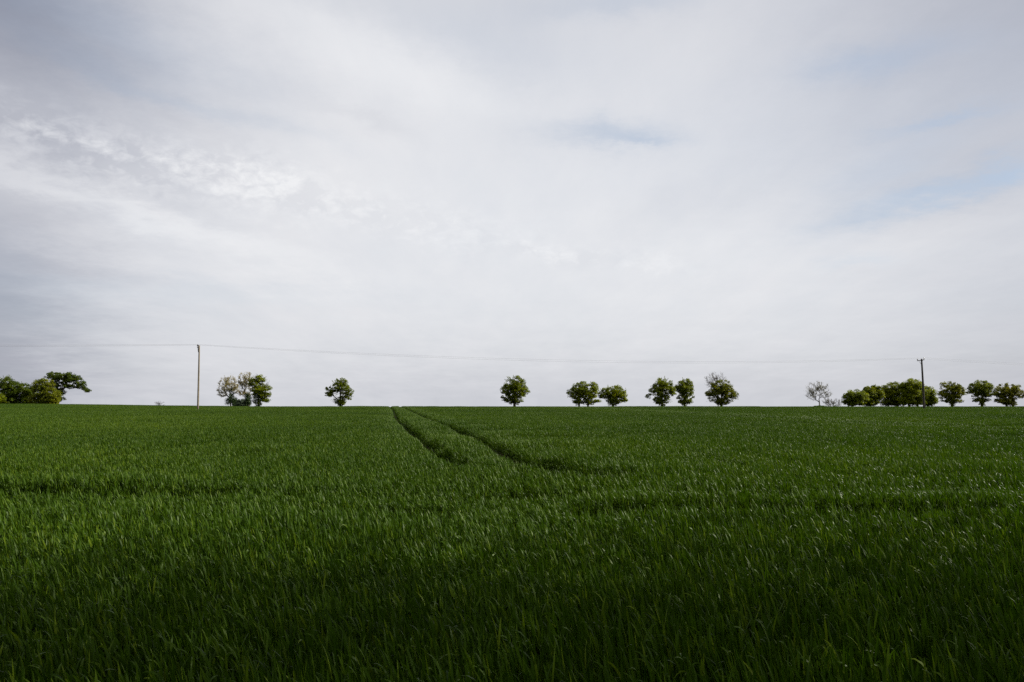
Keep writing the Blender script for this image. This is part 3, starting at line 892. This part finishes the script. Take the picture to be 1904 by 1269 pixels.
du = gm('SUBTRACT', bi.outputs['U'], bi.outputs['CU'])
dv = gm('SUBTRACT', gm('SUBTRACT', bi.outputs['V'], bi.outputs['CV']), gm('MULTIPLY', du, bi.outputs['Slope']))
q2_ = gm('ADD', gm('POWER', gm('ABSOLUTE', gm('DIVIDE', du, bi.outputs['RU'])), 2), gm('POWER', gm('ABSOLUTE', gm('DIVIDE', dv, bi.outputs['RV'])), 2))
bg.links.new(gm('EXPONENT', gm('MULTIPLY', q2_, -1.0)), bo.inputs['Fac'])


def patch(px, py, rx, ry, slope=0.0, warped=True):
    """soft patch of sky centred on the direction of photo pixel (px, py); slope = downward drop per px to the right"""
    p = at(px, py, 100) - Vector((0, 0, EYE)); p.normalize()
    nd = N.new('ShaderNodeGroup'); nd.node_tree = bg
    L.new(Uw if warped else U, nd.inputs['U']); L.new(Vw if warped else Vv, nd.inputs['V'])
    nd.inputs['CU'].default_value = math.atan2(p.x, p.y); nd.inputs['CV'].default_value = math.asin(p.z)
    nd.inputs['RU'].default_value = rx / F * 0.92; nd.inputs['RV'].default_value = ry / F * 0.95
    nd.inputs['Slope'].default_value = -slope
    return nd.outputs[0]


# brightness of the cloud sheet; lens vignetting is painted in as dim edge patches
B = val(0.985)
for (px, py, rx, ry, sl, am) in SKY_SHADE if 'SKY_SHADE' in globals() else [
    (-60, -60, 330, 205, 0.25, -0.52), (250, 150, 330, 110, 0.25, -0.03), (2000, -80, 430, 260, -0.2, -0.34), (950, -160, 900, 190, 0, -0.15),
    (-70, 600, 210, 280, 0, -0.40), (1750, 345, 200, 40, -0.2, -0.08), (1130, 255, 130, 34, 0.1, -0.02), (60, 470, 330, 26, 0.15, -0.04), (200, 330, 330, 26, 0.28, -0.06), (250, 585, 420, 40, 0.0, -0.03),
    (60, 335, 260, 26, 0.25, 0.10), (330, 420, 330, 28, 0.22, 0.05), (2060, 640, 330, 330, 0, -0.18),
    (950, 760, 1500, 110, 0, -0.16), (1650, 450, 420, 80, 0, 0.04), (900, 420, 500, 170, 0.1, 0.05),
    (1080, 250, 190, 40, 0.1, -0.03), (660, 220, 120, 16, 0.25, -0.05), (1230, 400, 200, 45, -0.3, -0.035), (700, 110, 330, 60, 0.3, 0.08)]:
    B = mth('ADD', B, mth('MULTIPLY', patch(px, py, rx, ry, sl), am))
# fibrous variation of the sheet
n1 = mth('SUBTRACT', noise(comb.outputs[0], 0.55, 8, 0.55, rotz=math.radians(28), sc=(1.0, 0.35, 1), dist=0.6), 0.5)
n2 = mth('SUBTRACT', noise(comb.outputs[0], 2.2, 8, 0.6, rotz=math.radians(35), sc=(1.0, 0.3, 1), off=(3, 9, 0)), 0.5)
B = mth('ADD', B, mth('ADD', mth('MULTIPLY', n1, 0.07), mth('ADD', mth('MULTIPLY', n2, 0.08), mth('MULTIPLY', mth('SUBTRACT', noise(comb.outputs[0], 7.0, 8, 0.65, rotz=math.radians(40), sc=(1.0, 0.35, 1)), 0.5), 0.055))))
# broken altocumulus band
band = mth('ADD', mth('ADD', patch(60, 255, 190, 40, 0.25), patch(370, 320, 240, 42, 0.17)),
           mth('ADD', mth('MULTIPLY', patch(700, 385, 330, 34, 0.2), 0.5), mth('MULTIPLY', patch(1080, 480, 200, 20, 0.12), 0.5)))
mp_ = N.new('ShaderNodeMapping'); mp_.inputs['Scale'].default_value = (1, 1, 1.7); L.new(tc.outputs['Generated'], mp_.inputs[0])
n3 = noise(mp_.outputs[0], 52, 6, 0.62, dist=0.4)
n3b = noise(mp_.outputs[0], 19, 4, 0.5)
cl = mth('SUBTRACT', mth('ADD', mth('MULTIPLY', n3, 0.7), mth('MULTIPLY', n3b, 0.5)), 0.58)
cl = mth('MAXIMUM', cl, -0.05)
B = mth('ADD', B, mth('MULTIPLY', mth('MULTIPLY', band, cl), 0.85))
# cover: 1 = sheet, lower = blue sky showing through
Cv = val(0.93)
for (px, py, rx, ry, sl, am) in [(1130, 250, 110, 26, 0.12, -0.50), (1200, 268, 60, 12, 0.1, -0.3), (1620, 115, 120, 26, 0.0, -0.42), (1755, 222, 90, 11, -0.05, -0.42),
                                 (1740, 355, 170, 22, -0.22, -0.62), (1890, 315, 60, 22, 0, -0.4), (1640, 310, 110, 40, -0.3, -0.22), (860, 60, 260, 60, 0.2, -0.2), (1140, 5, 170, 22, 0, -0.3),
                                 (250, 70, 220, 60, 0.2, -0.28), (330, 180, 260, 18, 0.2, -0.25), (1600, 485, 60, 14, 0, -0.22), (60, 560, 260, 60, 0, -0.12), (400, 545, 300, 26, 0, -0.15),
                                 (1500, 230, 520, 150, -0.15, -0.14)]:
    Cv = mth('ADD', Cv, mth('MULTIPLY', patch(px, py, rx, ry, sl), am * 0.6))
Cv = mth('ADD', Cv, mth('ADD', mth('MULTIPLY', n1, 0.2), mth('MULTIPLY', n2, 0.2)))
Cv = mth('MINIMUM', mth('MAXIMUM', Cv, 0.0), 1.0)
# keep the sheet at a sensible brightness everywhere
B = mth('MINIMUM', mth('MAXIMUM', B, 0.2), 1.1)

sky = N.new('ShaderNodeTexSky'); sky.sky_type = 'NISHITA'; sky.sun_disc = False
sky.sun_elevation = math.asin(SUN.z); sky.sun_rotation = math.atan2(SUN.x, SUN.y)
sky.air_density = 1.0; sky.dust_density = 1.5; sky.ozone_density = 1.5
WS = 0.10
cloud = N.new('ShaderNodeCombineColor')
for k, (c, g) in enumerate(((0.795, 1.19), (0.800, 1.15), (0.826, 0.97))):
    L.new(mth('MULTIPLY', mth('POWER', B, g), c / WS / 2.0), cloud.inputs[k])
mix = N.new('ShaderNodeMixRGB'); L.new(Cv, mix.inputs['Fac'])
skm = N.new('ShaderNodeMixRGB'); skm.blend_type = 'MULTIPLY'; skm.inputs['Fac'].default_value = 1
L.new(sky.outputs[0], skm.inputs['Color1']); skm.inputs['Color2'].default_value = (0.42, 0.42, 0.42, 1)
veil = N.new('ShaderNodeMixRGB'); veil.blend_type = 'ADD'; veil.inputs['Fac'].default_value = 1
L.new(skm.outputs[0], veil.inputs['Color1']); veil.inputs['Color2'].default_value = (0.060 / WS, 0.090 / WS, 0.125 / WS, 1)
L.new(veil.outputs[0], mix.inputs['Color1']); L.new(cloud.outputs[0], mix.inputs['Color2'])
bgn = N.new('ShaderNodeBackground'); bgn.inputs['Strength'].default_value = WS
L.new(mix.outputs[0], bgn.inputs['Color'])
wo = N.new('ShaderNodeOutputWorld'); L.new(bgn.outputs[0], wo.inputs['Surface'])

# ------------------------------------------------------------------ render settings
scene.view_settings.view_transform = 'Standard'
scene.view_settings.look = 'None'
scene.view_settings.gamma = 1.0
scene.view_settings.exposure = 1.0
scene.render.engine = 'CYCLES'
scene.cycles.use_denoising = False
scene.cycles.max_bounces = 6
scene.cycles.diffuse_bounces = 1
scene.cycles.transmission_bounces = 4
